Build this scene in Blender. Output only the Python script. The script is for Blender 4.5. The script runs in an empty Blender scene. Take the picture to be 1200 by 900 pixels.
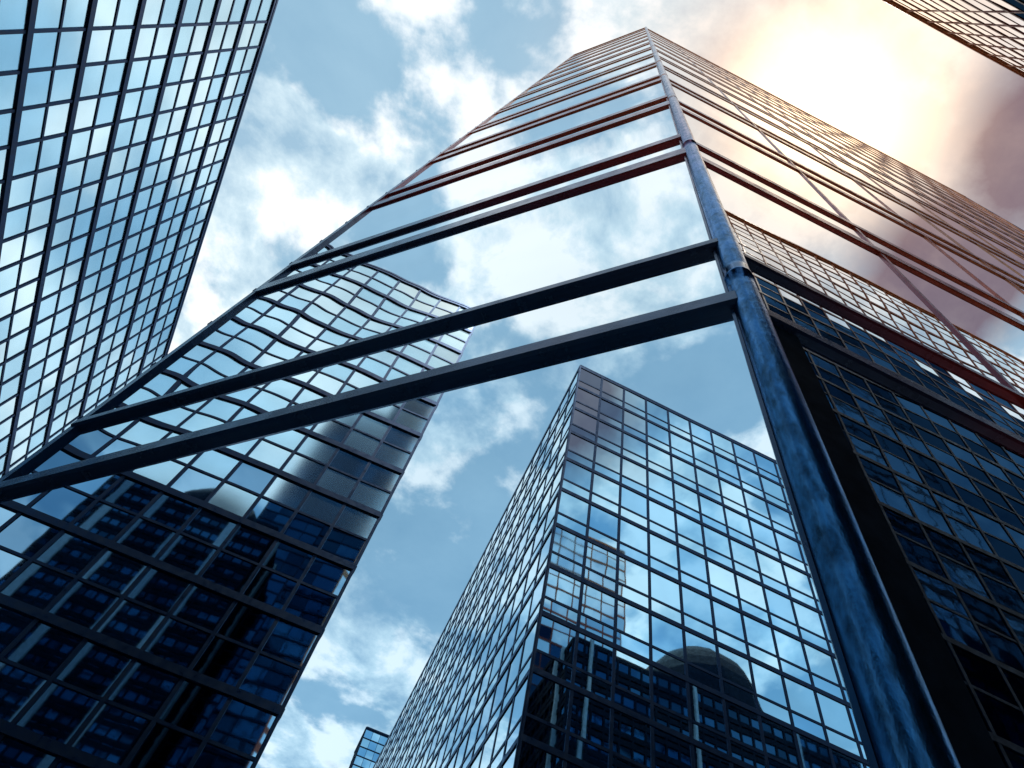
import bpy, math, random
from mathutils import Matrix, Vector
random.seed(7)
sc=bpy.context.scene
rad=math.radians
def az(a,l=1.0): return Vector((math.sin(rad(a))*l, math.cos(rad(a))*l))

# ---------------- materials ----------------
def newmat(name):
    m=bpy.data.materials.new(name); m.use_nodes=True
    nt=m.node_tree; return m,nt,nt.nodes['Principled BSDF']
def N(nt,t,**kw):
    n=nt.nodes.new(t)
    for k,v in kw.items(): setattr(n,k,v)
    return n
def ramp(nt,stops):
    r=N(nt,'ShaderNodeValToRGB'); e=r.color_ramp.elements
    while len(e)<len(stops): e.new(0.5)
    for el,(p,c) in zip(e,stops): el.position=p; el.color=(*c,1)
    return r
def glass(name,col,rough=0.01,bump=0.004,scale=0.3,plain=False):
    m,nt,b=newmat(name)
    b.inputs['Metallic'].default_value=1.0
    if plain:
        nt.nodes.remove(b); b=N(nt,'ShaderNodeBsdfGlossy')
        nt.links.new(b.outputs[0],nt.nodes['Material Output'].inputs['Surface'])
    cin=b.inputs['Color' if plain else 'Base Color']
    b.inputs['Roughness'].default_value=rough
    tc=N(nt,'ShaderNodeTexCoord')
    n1=N(nt,'ShaderNodeTexNoise'); n1.inputs['Scale'].default_value=0.12; n1.inputs['Detail'].default_value=3
    nt.links.new(tc.outputs['Object'],n1.inputs['Vector'])
    c0=tuple(x*0.86 for x in col)
    r=ramp(nt,[(0.35,c0),(0.65,col)])
    nt.links.new(n1.outputs['Fac'],r.inputs['Fac']); nt.links.new(r.outputs['Color'],cin)
    n=N(nt,'ShaderNodeTexNoise'); n.inputs['Scale'].default_value=scale; n.inputs['Detail'].default_value=1
    nt.links.new(tc.outputs['Object'],n.inputs['Vector'])
    bp=N(nt,'ShaderNodeBump'); bp.inputs['Strength'].default_value=1; bp.inputs['Distance'].default_value=bump
    nt.links.new(n.outputs['Fac'],bp.inputs['Height']); nt.links.new(bp.outputs['Normal'],b.inputs['Normal'])
    return m
def metal(name,lo,hi=None,z0=0,z1=1,rough=0.4,metallic=0.7,grime=0.5,bump=0.01,nscale=1.5,xk=0,stretch=1,tint=(.35,.6,.95),spec=.5):
    m,nt,b=newmat(name)
    b.inputs['Metallic'].default_value=metallic
    b.inputs['Specular Tint'].default_value=(*tint,1); b.inputs['Specular IOR Level'].default_value=spec
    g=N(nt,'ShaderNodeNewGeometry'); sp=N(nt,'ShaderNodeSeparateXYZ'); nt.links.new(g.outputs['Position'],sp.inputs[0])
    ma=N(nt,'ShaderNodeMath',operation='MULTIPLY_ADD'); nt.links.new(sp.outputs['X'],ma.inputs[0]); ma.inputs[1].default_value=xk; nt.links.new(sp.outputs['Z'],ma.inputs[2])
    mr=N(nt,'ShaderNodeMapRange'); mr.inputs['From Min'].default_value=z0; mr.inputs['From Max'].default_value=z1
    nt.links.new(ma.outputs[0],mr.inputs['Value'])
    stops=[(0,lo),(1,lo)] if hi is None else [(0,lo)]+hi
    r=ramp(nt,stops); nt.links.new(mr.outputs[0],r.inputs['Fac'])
    mp=N(nt,'ShaderNodeMapping'); mp.inputs['Scale'].default_value=(1,1,stretch); nt.links.new(g.outputs['Position'],mp.inputs[0])
    n=N(nt,'ShaderNodeTexNoise'); n.inputs['Scale'].default_value=nscale; n.inputs['Detail'].default_value=7; n.inputs['Roughness'].default_value=0.65
    nt.links.new(mp.outputs[0],n.inputs['Vector'])
    r2=ramp(nt,[(0.35,(1-grime,)*3),(0.6,(1,1,1))]); nt.links.new(n.outputs['Fac'],r2.inputs['Fac'])
    mx=N(nt,'ShaderNodeMixRGB',blend_type='MULTIPLY'); mx.inputs[0].default_value=1
    nt.links.new(r.outputs[0],mx.inputs[1]); nt.links.new(r2.outputs[0],mx.inputs[2]); nt.links.new(mx.outputs[0],b.inputs['Base Color'])
    m2=N(nt,'ShaderNodeMapRange'); m2.inputs['From Min'].default_value=.3; m2.inputs['From Max'].default_value=.7
    m2.inputs['To Min'].default_value=rough+.15; m2.inputs['To Max'].default_value=max(.05,rough-.1)
    nt.links.new(n.outputs['Fac'],m2.inputs['Value']); nt.links.new(m2.outputs[0],b.inputs['Roughness'])
    bp=N(nt,'ShaderNodeBump'); bp.inputs['Strength'].default_value=0.6; bp.inputs['Distance'].default_value=bump
    nt.links.new(n.outputs['Fac'],bp.inputs['Height']); nt.links.new(bp.outputs['Normal'],b.inputs['Normal'])
    return m
navy=(0.002,0.010,0.034)
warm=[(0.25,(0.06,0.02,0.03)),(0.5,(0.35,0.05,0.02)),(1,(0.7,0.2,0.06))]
M_mirror=glass('mirror_glass',(0.82,0.92,0.98),0.0,0.028,0.12)
M_mirror_low=glass('mirror_glass_flat',(0.72,0.87,0.97),0.0,0.002,0.2)
M_g=[glass('glass_a',(0.50,0.79,0.96),0.02,0.004,0.3),glass('glass_b',(0.36,0.66,0.88),0.03,0.004,0.3),glass('glass_c',(0.66,0.90,1.0),0.02,0.004,0.3)]
M_gl=[glass('pale_glass_a',(0.60,0.86,0.98),0.13,0.004,0.3),glass('pale_glass_b',(0.48,0.76,0.92),0.16,0.004,0.3),glass('pale_glass_c',(0.72,0.92,1.0),0.1,0.004,0.3)]
M_gd=[glass('warm_glass_a',(0.8,0.82,0.84),0.02,0.005,0.3),glass('warm_glass_b',(0.68,0.72,0.78),0.03,0.005,0.3)]
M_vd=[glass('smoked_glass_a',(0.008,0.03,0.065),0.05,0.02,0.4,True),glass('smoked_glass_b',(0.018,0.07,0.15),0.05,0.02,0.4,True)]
M_dk=[glass('deep_glass_a',(0.004,0.016,0.04),0.03,0.01,0.4,True),glass('deep_glass_b',(0.018,0.06,0.13),0.03,0.01,0.4,True)]  # near-black lower panes, the dark reflections are carried in their colour
M_dkrefl=[glass('dark_reflection_glass_a',(0.16,0.32,0.48),0.03,0.004,0.3,True),glass('dark_reflection_glass_b',(0.30,0.52,0.7),0.03,0.004,0.3,True)]  # darker glass on lower floors, dark reflections put into its colour
M_frame=metal('frame_navy',navy,rough=.35,metallic=.6)
M_framew=metal('frame_suntint',navy,warm,90,150,rough=.5,metallic=.1,tint=(.6,.7,.9),spec=.12)  # navy frames, warm sun glow near the roof painted into the colour
M_beam=metal('beam_steel_suntint',(0.005,0.026,0.075),[(0.1,(0.02,0.02,0.05)),(0.26,(0.42,0.035,0.02)),(0.6,(0.85,0.15,0.035)),(1,(0.95,0.32,0.09))],16,84,rough=.2,metallic=.2,grime=.25,xk=1.3,tint=(.35,.6,1.0),spec=.5)  # steel bands, red to orange upward: sun glow put into base colour
M_col=metal('column_steel_suntint',(0.03,0.125,0.28),[(0.3,(0.06,0.10,0.24)),(0.5,(0.40,0.07,0.045)),(1,(0.85,0.28,0.08))],8,56,rough=.14,metallic=.92,grime=.8,bump=.02,nscale=5.5,stretch=.4,tint=(.55,.75,1))  # blue steel, its upper warmth is sun glow painted by height
M_core=metal('core_dark',(0.003,0.008,0.018),rough=.8,metallic=0,spec=.05)
M_stone=metal('pale_stone',(0.5,0.6,0.68),rough=.8,metallic=0,grime=.3,spec=.2)
M_dstone=metal('dark_stone',(0.004,0.012,0.028),rough=.8,metallic=0,grime=.4,spec=.1)

# ---------------- mesh helpers ----------------
class MB:
    def __init__(s): s.v=[];s.f=[];s.m=[]
    def quad(s,a,b,c,d,mi=0):
        i=len(s.v); s.v+= [a,b,c,d]; s.f.append((i,i+1,i+2,i+3)); s.m.append(mi)
    def box(s,o,ux,uy,uz,mi=0):
        i=len(s.v); o=Vector(o)
        for k in (0,1):
            for p in ((0,0),(1,0),(1,1),(0,1)):
                s.v.append(o+ux*p[0]+uy*p[1]+uz*k)
        for f in ((0,3,2,1),(4,5,6,7),(0,1,5,4),(1,2,6,5),(2,3,7,6),(3,0,4,7)):
            s.f.append(tuple(i+x for x in f)); s.m.append(mi)
    def prism(s,pts,z0,z1,mi=0):
        i=len(s.v); n=len(pts)
        for z in (z0,z1):
            for p in pts: s.v.append(Vector((p[0],p[1],z)))
        for k in range(n):
            s.f.append((i+k,i+(k+1)%n,i+n+(k+1)%n,i+n+k)); s.m.append(mi)
        s.f.append(tuple(i+n+k for k in range(n))); s.m.append(mi)
        s.f.append(tuple(i+k for k in reversed(range(n)))); s.m.append(mi)
    def obj(s,name,mats,parent=None,smooth=False):
        me=bpy.data.meshes.new(name); me.from_pydata([tuple(v) for v in s.v],[],s.f)
        for m in mats: me.materials.append(m)
        for p,mi in zip(me.polygons,s.m): p.material_index=mi; p.use_smooth=smooth
        o=bpy.data.objects.new(name,me); sc.collection.objects.link(o)
        if parent: o.parent=parent
        return o
def empty(name):
    e=bpy.data.objects.new(name,None); sc.collection.objects.link(e); return e
Zv=Vector((0,0,1))
def facade(pan,fr,p0,p1,z0,z1,cw,rows,thin=(0.09,0.08),thick=(0.3,0.22),thick_every=1,mull=(0.12,0.14),mull_every=0,nm=3,tilt=0.003,zdark=None,ndark=0):
    """curtain wall p0->p1, outward on the right-hand side. rows: repeating list of pane heights, from the roof down"""
    p0=Vector((p0[0],p0[1],0)); p1=Vector((p1[0],p1[1],0)); d=(p1-p0); L=d.length; d/=L
    n=Vector((d.y,-d.x,0)); nc=max(1,round(L/cw)); w=L/nc
    zs=[z1]; k=0
    while zs[-1]>z0+0.5:
        zs.append(max(z0,zs[-1]-rows[k%len(rows)])); k+=1
    for r in range(len(zs)-1):
        zt,zb=zs[r],zs[r+1]
        for c in range(nc):
            t1=random.gauss(0,tilt); t2=random.gauss(0,tilt)
            a=p0+d*(c*w)+Zv*zb; b=a+d*w; e=b+Zv*(zt-zb); f=a+Zv*(zt-zb)
            mi=random.randrange(nm)
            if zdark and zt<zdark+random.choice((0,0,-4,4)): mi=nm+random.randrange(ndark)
            pan.quad(a-n*(t1*w+t2*2),b+n*(t1*w-t2*2),e+n*(t1*w+t2*2),f+n*(-t1*w+t2*2),mi)
    for r,z in enumerate(zs):
        h,dp=thick if r%(thick_every)==0 else thin
        fr.box(p0-n*0.1+Zv*(z-h/2),d*L,n*(dp+0.1),Zv*h)
    for c in range(nc+1):
        mw,dp=mull
        if mull_every and c%mull_every==0: mw*=2.2; dp*=1.5
        fr.box(p0+d*(c*w-mw/2)-n*0.11+Zv*z0,d*mw,n*(dp+0.113),Zv*(z1-z0))
def inset(pts,k):
    c=sum((Vector(p) for p in pts),Vector((0,0)))/len(pts)
    return [Vector(p)+(c-Vector(p)).normalized()*k for p in pts]
def building(name,pts,z1,spec,glassm,framem,z0=0,darkm=(),par=(.62,.6)):
    e=empty(name); pan,fr,core=MB(),MB(),MB()
    for i in range(len(pts)):
        facade(pan,fr,pts[i],pts[(i+1)%len(pts)],z0,z1,nm=len(glassm),ndark=len(darkm),**spec)
    core.prism(inset(pts,0.9),z0,z1-0.3)
    for i in range(len(pts)):
        a=Vector(pts[i]).to_3d(); b=Vector(pts[(i+1)%len(pts)]).to_3d(); d=(b-a); L=d.length; d/=L; n=Vector((d.y,-d.x,0))
        fr.box(a-n*.25+Zv*(z1+.3),d*L,n*par[0],Zv*par[1])
    pan.obj('glass_panes',list(glassm)+list(darkm),e); fr.obj('mullions_and_transoms',[framem],e); core.obj('core',[M_core],e)
    return e

# ---------------- main tower ----------------
C=Vector((3.28,3.77)); cd=az(-54); E=C+cd*18.3; rd=az(81.8); R=C+rd*92
tower=empty('glass_skyscraper')
H=197.0
S=E+az(-8)*10; B1=S+az(82)*16; B2=B1+az(-8)*20; B3=R+az(-8)*34
bands=[]; z=13.4; i=0
while z<H-3:
    dp=(.2,.15,.12,.10)[i] if i<4 else .09
    h=(.5,1.05,1.3,1.5)[i] if i<4 else 1.7
    bands+= [(z,h,dp),(z+3.25,h*.75,dp)]; z+=14.35; i+=1
gl=MB(); fr=MB(); core=MB()
def P3(p,z): return Vector((p[0],p[1],z))
zsg=[0]+[b[0] for b in bands]+[H]
for i in range(len(zsg)-1):
    gl.quad(P3(E,zsg[i]),P3(C,zsg[i]),P3(C,zsg[i+1]),P3(E,zsg[i+1]),1 if i==0 else 0)
    gl.quad(P3(C,zsg[i]),P3(R,zsg[i]),P3(R,zsg[i+1]),P3(C,zsg[i+1]),0)
def rail(a,b,z,h,dp,mb,back=.1):
    a3=Vector(a).to_3d(); d=Vector(b).to_3d()-a3; L=d.length; d/=L; n=Vector((d.y,-d.x,0))
    ch=min(.07,dp*.4)
    sec=[(-back,-h/2),(dp-ch,-h/2),(dp,-h/2+ch),(dp,h/2-ch),(dp-ch,h/2),(-back,h/2)]
    i=len(mb.v)
    for t in (0,L):
        for x,zz in sec: mb.v.append(a3+d*t+n*x+Zv*(z+zz))
    k=len(sec)
    for j in range(k): mb.f.append((i+j,i+k+j,i+k+(j+1)%k,i+(j+1)%k)); mb.m.append(0)
    mb.f.append(tuple(i+j for j in range(k))); mb.m.append(0)
    mb.f.append(tuple(i+k+j for j in reversed(range(k)))); mb.m.append(0)
for zb,h,dp in bands:
    rail(E,C,zb,h,dp,fr); rail(C,R,zb,h*.75,dp*.6,fr)
rail(E,C,H,.9,.15,fr); rail(C,R,H,.9,.12,fr)
n2=Vector((rd.y,-rd.x,0)); rd3=rd.to_3d()
k=0; t=7.7
while t<92:
    mw=.15 if k%2==0 else .09
    fr.box(C.to_3d()+rd3*(t-mw/2)-n2*.12,rd3*mw,n2*(.12+.06),Zv*H); t+=7.7 if k<1 else 5.2; k+=1
n1=Vector((az(216).x,az(216).y,0))
c3=cd.to_3d()
fr.box(C.to_3d()+c3*.10-n1*.08,c3*.05,n1*.14,Zv*H)
tr=MB()  # flange plate beside the column, near-black to stand for the shadow there
tr.box(C.to_3d()+rd3*.3-n2*.08,rd3*.8,n2*.11,Zv*(13.4-.26))
tr.box(C.to_3d()+rd3*.3-n2*.08+Zv*13.4,rd3*.35,n2*.09,Zv*50)
fr.box(E.to_3d()-c3*.25-n1*.1,c3*.3,n1*.24,Zv*H)
core.prism(inset([E,C,R,B3,B2,B1,S],0.8),0,H-1)
pan2=MB(); fr2=MB()
for a,b in ((R,B3),(B3,B2),(B2,B1),(B1,S),(S,E)):
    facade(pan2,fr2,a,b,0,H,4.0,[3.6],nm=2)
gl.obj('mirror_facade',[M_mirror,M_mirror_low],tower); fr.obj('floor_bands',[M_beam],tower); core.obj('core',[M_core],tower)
tr.obj('column_shade_plate',[M_core],tower)
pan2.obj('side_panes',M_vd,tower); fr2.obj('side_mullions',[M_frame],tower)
bis=(n1+n2).normalized()
cc=C.to_3d()+bis*.1+rd3*.15
col=MB(); seg=40; z=0; RC=.25
prof=[]
while z<H+1:
    prof.append((z,RC)); z+=1.0
for mk in [b[0] for b in bands][::2]:
    for dz,r in ((1.1,RC),(1.11,RC+.012),(1.2,RC+.012),(1.21,RC)): prof.append((mk+dz,r))
prof.sort()
for (z,r) in prof:
    for k in range(seg):
        a=2*math.pi*k/seg; col.v.append(cc+Vector((math.cos(a)*r,math.sin(a)*r,z)))
for j in range(len(prof)-1):
    for k in range(seg):
        col.f.append((j*seg+k,j*seg+(k+1)%seg,(j+1)*seg+(k+1)%seg,(j+1)*seg+k)); col.m.append(0)
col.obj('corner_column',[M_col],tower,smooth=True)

# ---------------- left building ----------------
La=Vector((-64.1,-2.3)); ld=az(-12.5)
Lb=La+ld*140; Lc=Lb+az(-95)*40; Ld=La+az(-95)*40
building('glass_office_tower',[La,Lb,Lc,Ld],150.5,dict(cw=5.2,rows=[5.3],thick_every=2,thick=(1.0,.3),thin=(.36,.14),mull=(.44,.16),tilt=.002,zdark=74),M_gl,M_frame,darkm=M_dkrefl)
# ---------------- centre (reflected) building ----------------
Ca=Vector((-38.6,-16.3)); k1=az(170.5); k2=az(-102.5)
Cb=Ca+k1*75; Cd=Ca+k2*125
building('grid_office_building',[Cb,Ca,Cd,Cb+k2*125],101.5,dict(cw=3.9,rows=[4.4,2.1],thick_every=2,thick=(.58,.1),thin=(.3,.06),mull=(.34,.06),tilt=.0018),M_g,M_frame,par=(.36,.3))
# ---------------- tower behind camera on the right ----------------
N2=Vector((-.1426,.9898)); q0=rd*31+N2*(-19.2)
q1=q0+rd*110; q2=q1-N2*35; q3=q0-N2*35
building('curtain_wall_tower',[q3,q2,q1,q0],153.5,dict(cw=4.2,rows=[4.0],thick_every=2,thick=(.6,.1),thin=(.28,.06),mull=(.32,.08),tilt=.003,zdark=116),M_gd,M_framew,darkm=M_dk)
# ---------------- dark domed towers ----------------
def domed(name,c,w,d,h,rot,dome_r,dome_h,pier=7.3,pw=1.0,dshift=(0,0)):
    e=empty(name); a=az(rot); b=az(rot-90)
    c=Vector(c); pts=[c-a*w/2-b*d/2,c+a*w/2-b*d/2,c+a*w/2+b*d/2,c-a*w/2+b*d/2]
    pan,fr,core,st=MB(),MB(),MB(),MB()
    for i in range(4):
        p,q=pts[i],pts[(i+1)%4]
        facade(pan,fr,p,q,0,h,2.2,[2.6,1.2],thin=(.5,.12),thick=(.9,.18),nm=2,mull=(.3,.2))
        dd=(q-p).to_3d(); L=dd.length; dd/=L; nn=Vector((dd.y,-dd.x,0)); t=3.0
        while t<L-1:
            st.box(p.to_3d()+dd*t-nn*.1,dd*pw,nn*.75,Zv*(h+1)); t+=pier
    core.prism(inset(pts,1),0,h-.2)
    c=c+a*dshift[0]+b*dshift[1]
    dm=MB(); sg=36; pr=[(dome_r*1.1,h),(dome_r*1.1,h+3),(dome_r,h+3)]
    for i in range(10):
        t=i/9*math.pi/2; pr.append((max(.2,dome_r*math.cos(t)),h+4+dome_h*math.sin(t)))
    for r,z in pr:
        for k in range(sg):
            t=2*math.pi*k/sg; rr=r*(1.03 if k%3==0 else 1); dm.v.append(Vector((c.x+rr*math.cos(t),c.y+rr*math.sin(t),z)))
    for j in range(len(pr)-1):
        for k in range(sg): dm.f.append((j*sg+k,j*sg+(k+1)%sg,(j+1)*sg+(k+1)%sg,(j+1)*sg+k)); dm.m.append(0)
    pan.obj('windows',M_vd,e); fr.obj('spandrels',[M_dstone],e); core.obj('core',[M_core],e); st.obj('stone_piers',[M_stone],e); dm.obj('dome',[M_dstone],e)
domed('domed_stone_tower',(2,56),36,40,120,82,14,15,pier=9.2,pw=1.7)
domed('domed_stone_tower',(17.5,-54),26,54,84,82,12,16,pier=19,pw=.5,dshift=(0,-4))
fp=Vector((-250,-72)); fa=az(-12.5)*9; fb=az(77.5)*9
building('distant_office_tower',[fp-fa-fb,fp-fa+fb,fp+fa+fb,fp+fa-fb],165,dict(cw=3,rows=[3.6],thick_every=1),M_g,M_frame)

# ---------------- ground ----------------
m,nt,b=newmat('asphalt'); n=N(nt,'ShaderNodeTexNoise'); n.inputs['Scale'].default_value=3; r=ramp(nt,[(.3,(.04,.04,.045)),(.7,(.065,.065,.07))])
nt.links.new(n.outputs[0],r.inputs[0]); nt.links.new(r.outputs[0],b.inputs['Base Color']); b.inputs['Roughness'].default_value=.9
g=MB(); g.quad(Vector((-3000,-3000,0)),Vector((3000,-3000,0)),Vector((3000,3000,0)),Vector((-3000,3000,0))); g.obj('ground',[m])
m2,nt,b=newmat('paving'); n=N(nt,'ShaderNodeTexBrick'); n.inputs['Scale'].default_value=1.2
n.inputs['Color1'].default_value=(.25,.25,.25,1); n.inputs['Color2'].default_value=(.3,.3,.29,1); n.inputs['Mortar'].default_value=(.12,.12,.12,1)
tc=N(nt,'ShaderNodeTexCoord'); nt.links.new(tc.outputs['Object'],n.inputs['Vector']); nt.links.new(n.outputs[0],b.inputs['Base Color'])
pv=MB(); pv.prism([(-20,-9),(110,8),(110,80),(-20,80)],-.05,.13); pv.obj('pavement',[m2])
wm,nt,b=newmat('road_paint'); b.inputs['Base Color'].default_value=(.8,.8,.8,1)
ml=MB()
for i in range(-10,20):
    o=az(-12.5)*(i*8)+Vector((-40,0)); dd=az(-12.5).to_3d(); pp=az(77.5).to_3d()*.15; o=o.to_3d()+Zv*.004
    ml.quad(o,o+pp,o+pp+dd*4,o+dd*4)
ml.obj('road_markings',[wm])

# ---------------- sky ----------------
SAZ,SEL=78.0,74.5
sd=Vector((math.sin(rad(SAZ))*math.cos(rad(SEL)),math.cos(rad(SAZ))*math.cos(rad(SEL)),math.sin(rad(SEL))))
w=bpy.data.worlds.new('World'); sc.world=w; w.use_nodes=True; nt=w.node_tree; nt.nodes.clear()
out=N(nt,'ShaderNodeOutputWorld'); bg=N(nt,'ShaderNodeBackground'); bg.inputs['Strength'].default_value=.1
nt.links.new(bg.outputs[0],out.inputs[0])
sky=N(nt,'ShaderNodeTexSky',sky_type='NISHITA'); sky.sun_disc=False; sky.sun_elevation=rad(SEL); sky.sun_rotation=rad(SAZ)
tc=N(nt,'ShaderNodeTexCoord'); D=tc.outputs['Generated']
def math_(op,a,b=None,c=None,clamp=False):
    n=N(nt,'ShaderNodeMath',operation=op); n.use_clamp=clamp
    for i,x in enumerate((a,b,c)):
        if x is None: continue
        if isinstance(x,(int,float)): n.inputs[i].default_value=x
        else: nt.links.new(x,n.inputs[i])
    return n.outputs[0]
sp=N(nt,'ShaderNodeSeparateXYZ'); nt.links.new(D,sp.inputs[0])
zc=math_('MAXIMUM',sp.outputs[2],.14)
px=math_('DIVIDE',sp.outputs[0],zc); py=math_('DIVIDE',sp.outputs[1],zc)
cb=N(nt,'ShaderNodeCombineXYZ'); nt.links.new(px,cb.inputs[0]); nt.links.new(py,cb.inputs[1])
def noise(scale,detail,rough,off,dist=0):
    mp=N(nt,'ShaderNodeMapping'); mp.inputs['Location'].default_value=off; nt.links.new(cb.outputs[0],mp.inputs[0])
    n=N(nt,'ShaderNodeTexNoise'); n.inputs['Scale'].default_value=scale; n.inputs['Detail'].default_value=detail; n.inputs['Roughness'].default_value=rough; n.inputs['Distortion'].default_value=dist
    nt.links.new(mp.outputs[0],n.inputs['Vector']); return n.outputs['Fac']
def spot(x,y,r):
    dx=math_('SUBTRACT',px,x); dy=math_('SUBTRACT',py,y)
    d2=math_('ADD',math_('MULTIPLY',dx,dx),math_('MULTIPLY',dy,dy))
    return math_('EXPONENT',math_('MULTIPLY',d2,-1/(r*r)))
base=noise(2.6,9,.56,(3.1,1.7,0),.1)
fld=math_('ADD',base,.04)
for x,y,r,wt in ((-.28,.30,.12,.13),(-.42,.14,.12,-.17),(-.45,.55,.2,.1),(-.23,-.12,.1,.08),(.2,.05,.15,.1),(.25,-.3,.2,.06)):
    fld=math_('ADD',fld,math_('MULTIPLY',spot(x,y,r),wt))
mask=N(nt,'ShaderNodeMapRange',interpolation_type='SMOOTHSTEP'); mask.inputs['From Min'].default_value=.465; mask.inputs['From Max'].default_value=.545
nt.links.new(fld,mask.inputs['Value'])
sh=noise(4.5,9,.6,(9.3,4.2,0),.15)
cr=ramp(nt,[(.36,(3.7,5.7,7.4)),(.47,(7.0,8.8,9.8)),(.54,(10.6,11.2,11.5))])
nt.links.new(sh,cr.inputs[0])
def mix(f,a,b,bt='MIX'):
    n=N(nt,'ShaderNodeMixRGB',blend_type=bt)
    for i,x in enumerate((f,a,b)):
        if isinstance(x,(int,float)): n.inputs[i].default_value=x
        elif isinstance(x,tuple): n.inputs[i].default_value=(*x,1)
        else: nt.links.new(x,n.inputs[i])
    return n.outputs[0]
blue=mix(.85,sky.outputs[0],(2.3,4.6,6.6))
blue=mix(math_('MULTIPLY',sh,.85),blue,(4.6,6.9,8.5))
c=mix(mask.outputs[0],blue,cr.outputs[0])
vd=N(nt,'ShaderNodeVectorMath',operation='DOT_PRODUCT'); nt.links.new(D,vd.inputs[0]); vd.inputs[1].default_value=sd
dp=math_('MAXIMUM',vd.outputs['Value'],0)
g1=math_('POWER',dp,42); g2=math_('POWER',dp,210)
c=mix(math_('MULTIPLY',g1,.72),c,(11,6.4,3.6))
dk=math_('MULTIPLY_ADD',spot(.55,-.03,.15),2.4,math_('MULTIPLY_ADD',base,4.0,-2.55),clamp=True)
c=mix(math_('MULTIPLY',dk,.85),c,(1.9,1.0,1.35))
cmb=mix(g2,(0,0,0),(26,18,10))
c=mix(1.0,c,cmb,'ADD')
nt.links.new(c,bg.inputs['Color'])

L=bpy.data.lights.new('sun','SUN'); L.energy=3.5; L.angle=rad(.5); L.color=(1,.86,.7)
lo=bpy.data.objects.new('sun',L); sc.collection.objects.link(lo); lo.rotation_euler=(-sd).to_track_quat('-Z','Y').to_euler()

# ---------------- camera ----------------
cam=bpy.data.cameras.new('camera'); co=bpy.data.objects.new('camera',cam); sc.collection.objects.link(co); sc.camera=co
cam.sensor_width=36; cam.lens=24.6; cam.clip_end=6000; cam.clip_start=.05
r=Vector((.9485,-.2761,.1569)).normalized(); ww=Vector((0,.4942,.8694)).normalized()
r=(r-ww*r.dot(ww)).normalized(); q=(-ww).cross(r)
co.matrix_world=Matrix(((r.x,q.x,-ww.x,0),(r.y,q.y,-ww.y,0),(r.z,q.z,-ww.z,1.6),(0,0,0,1)))
sc.view_settings.view_transform='Standard'; sc.view_settings.look='None'; sc.view_settings.exposure=0
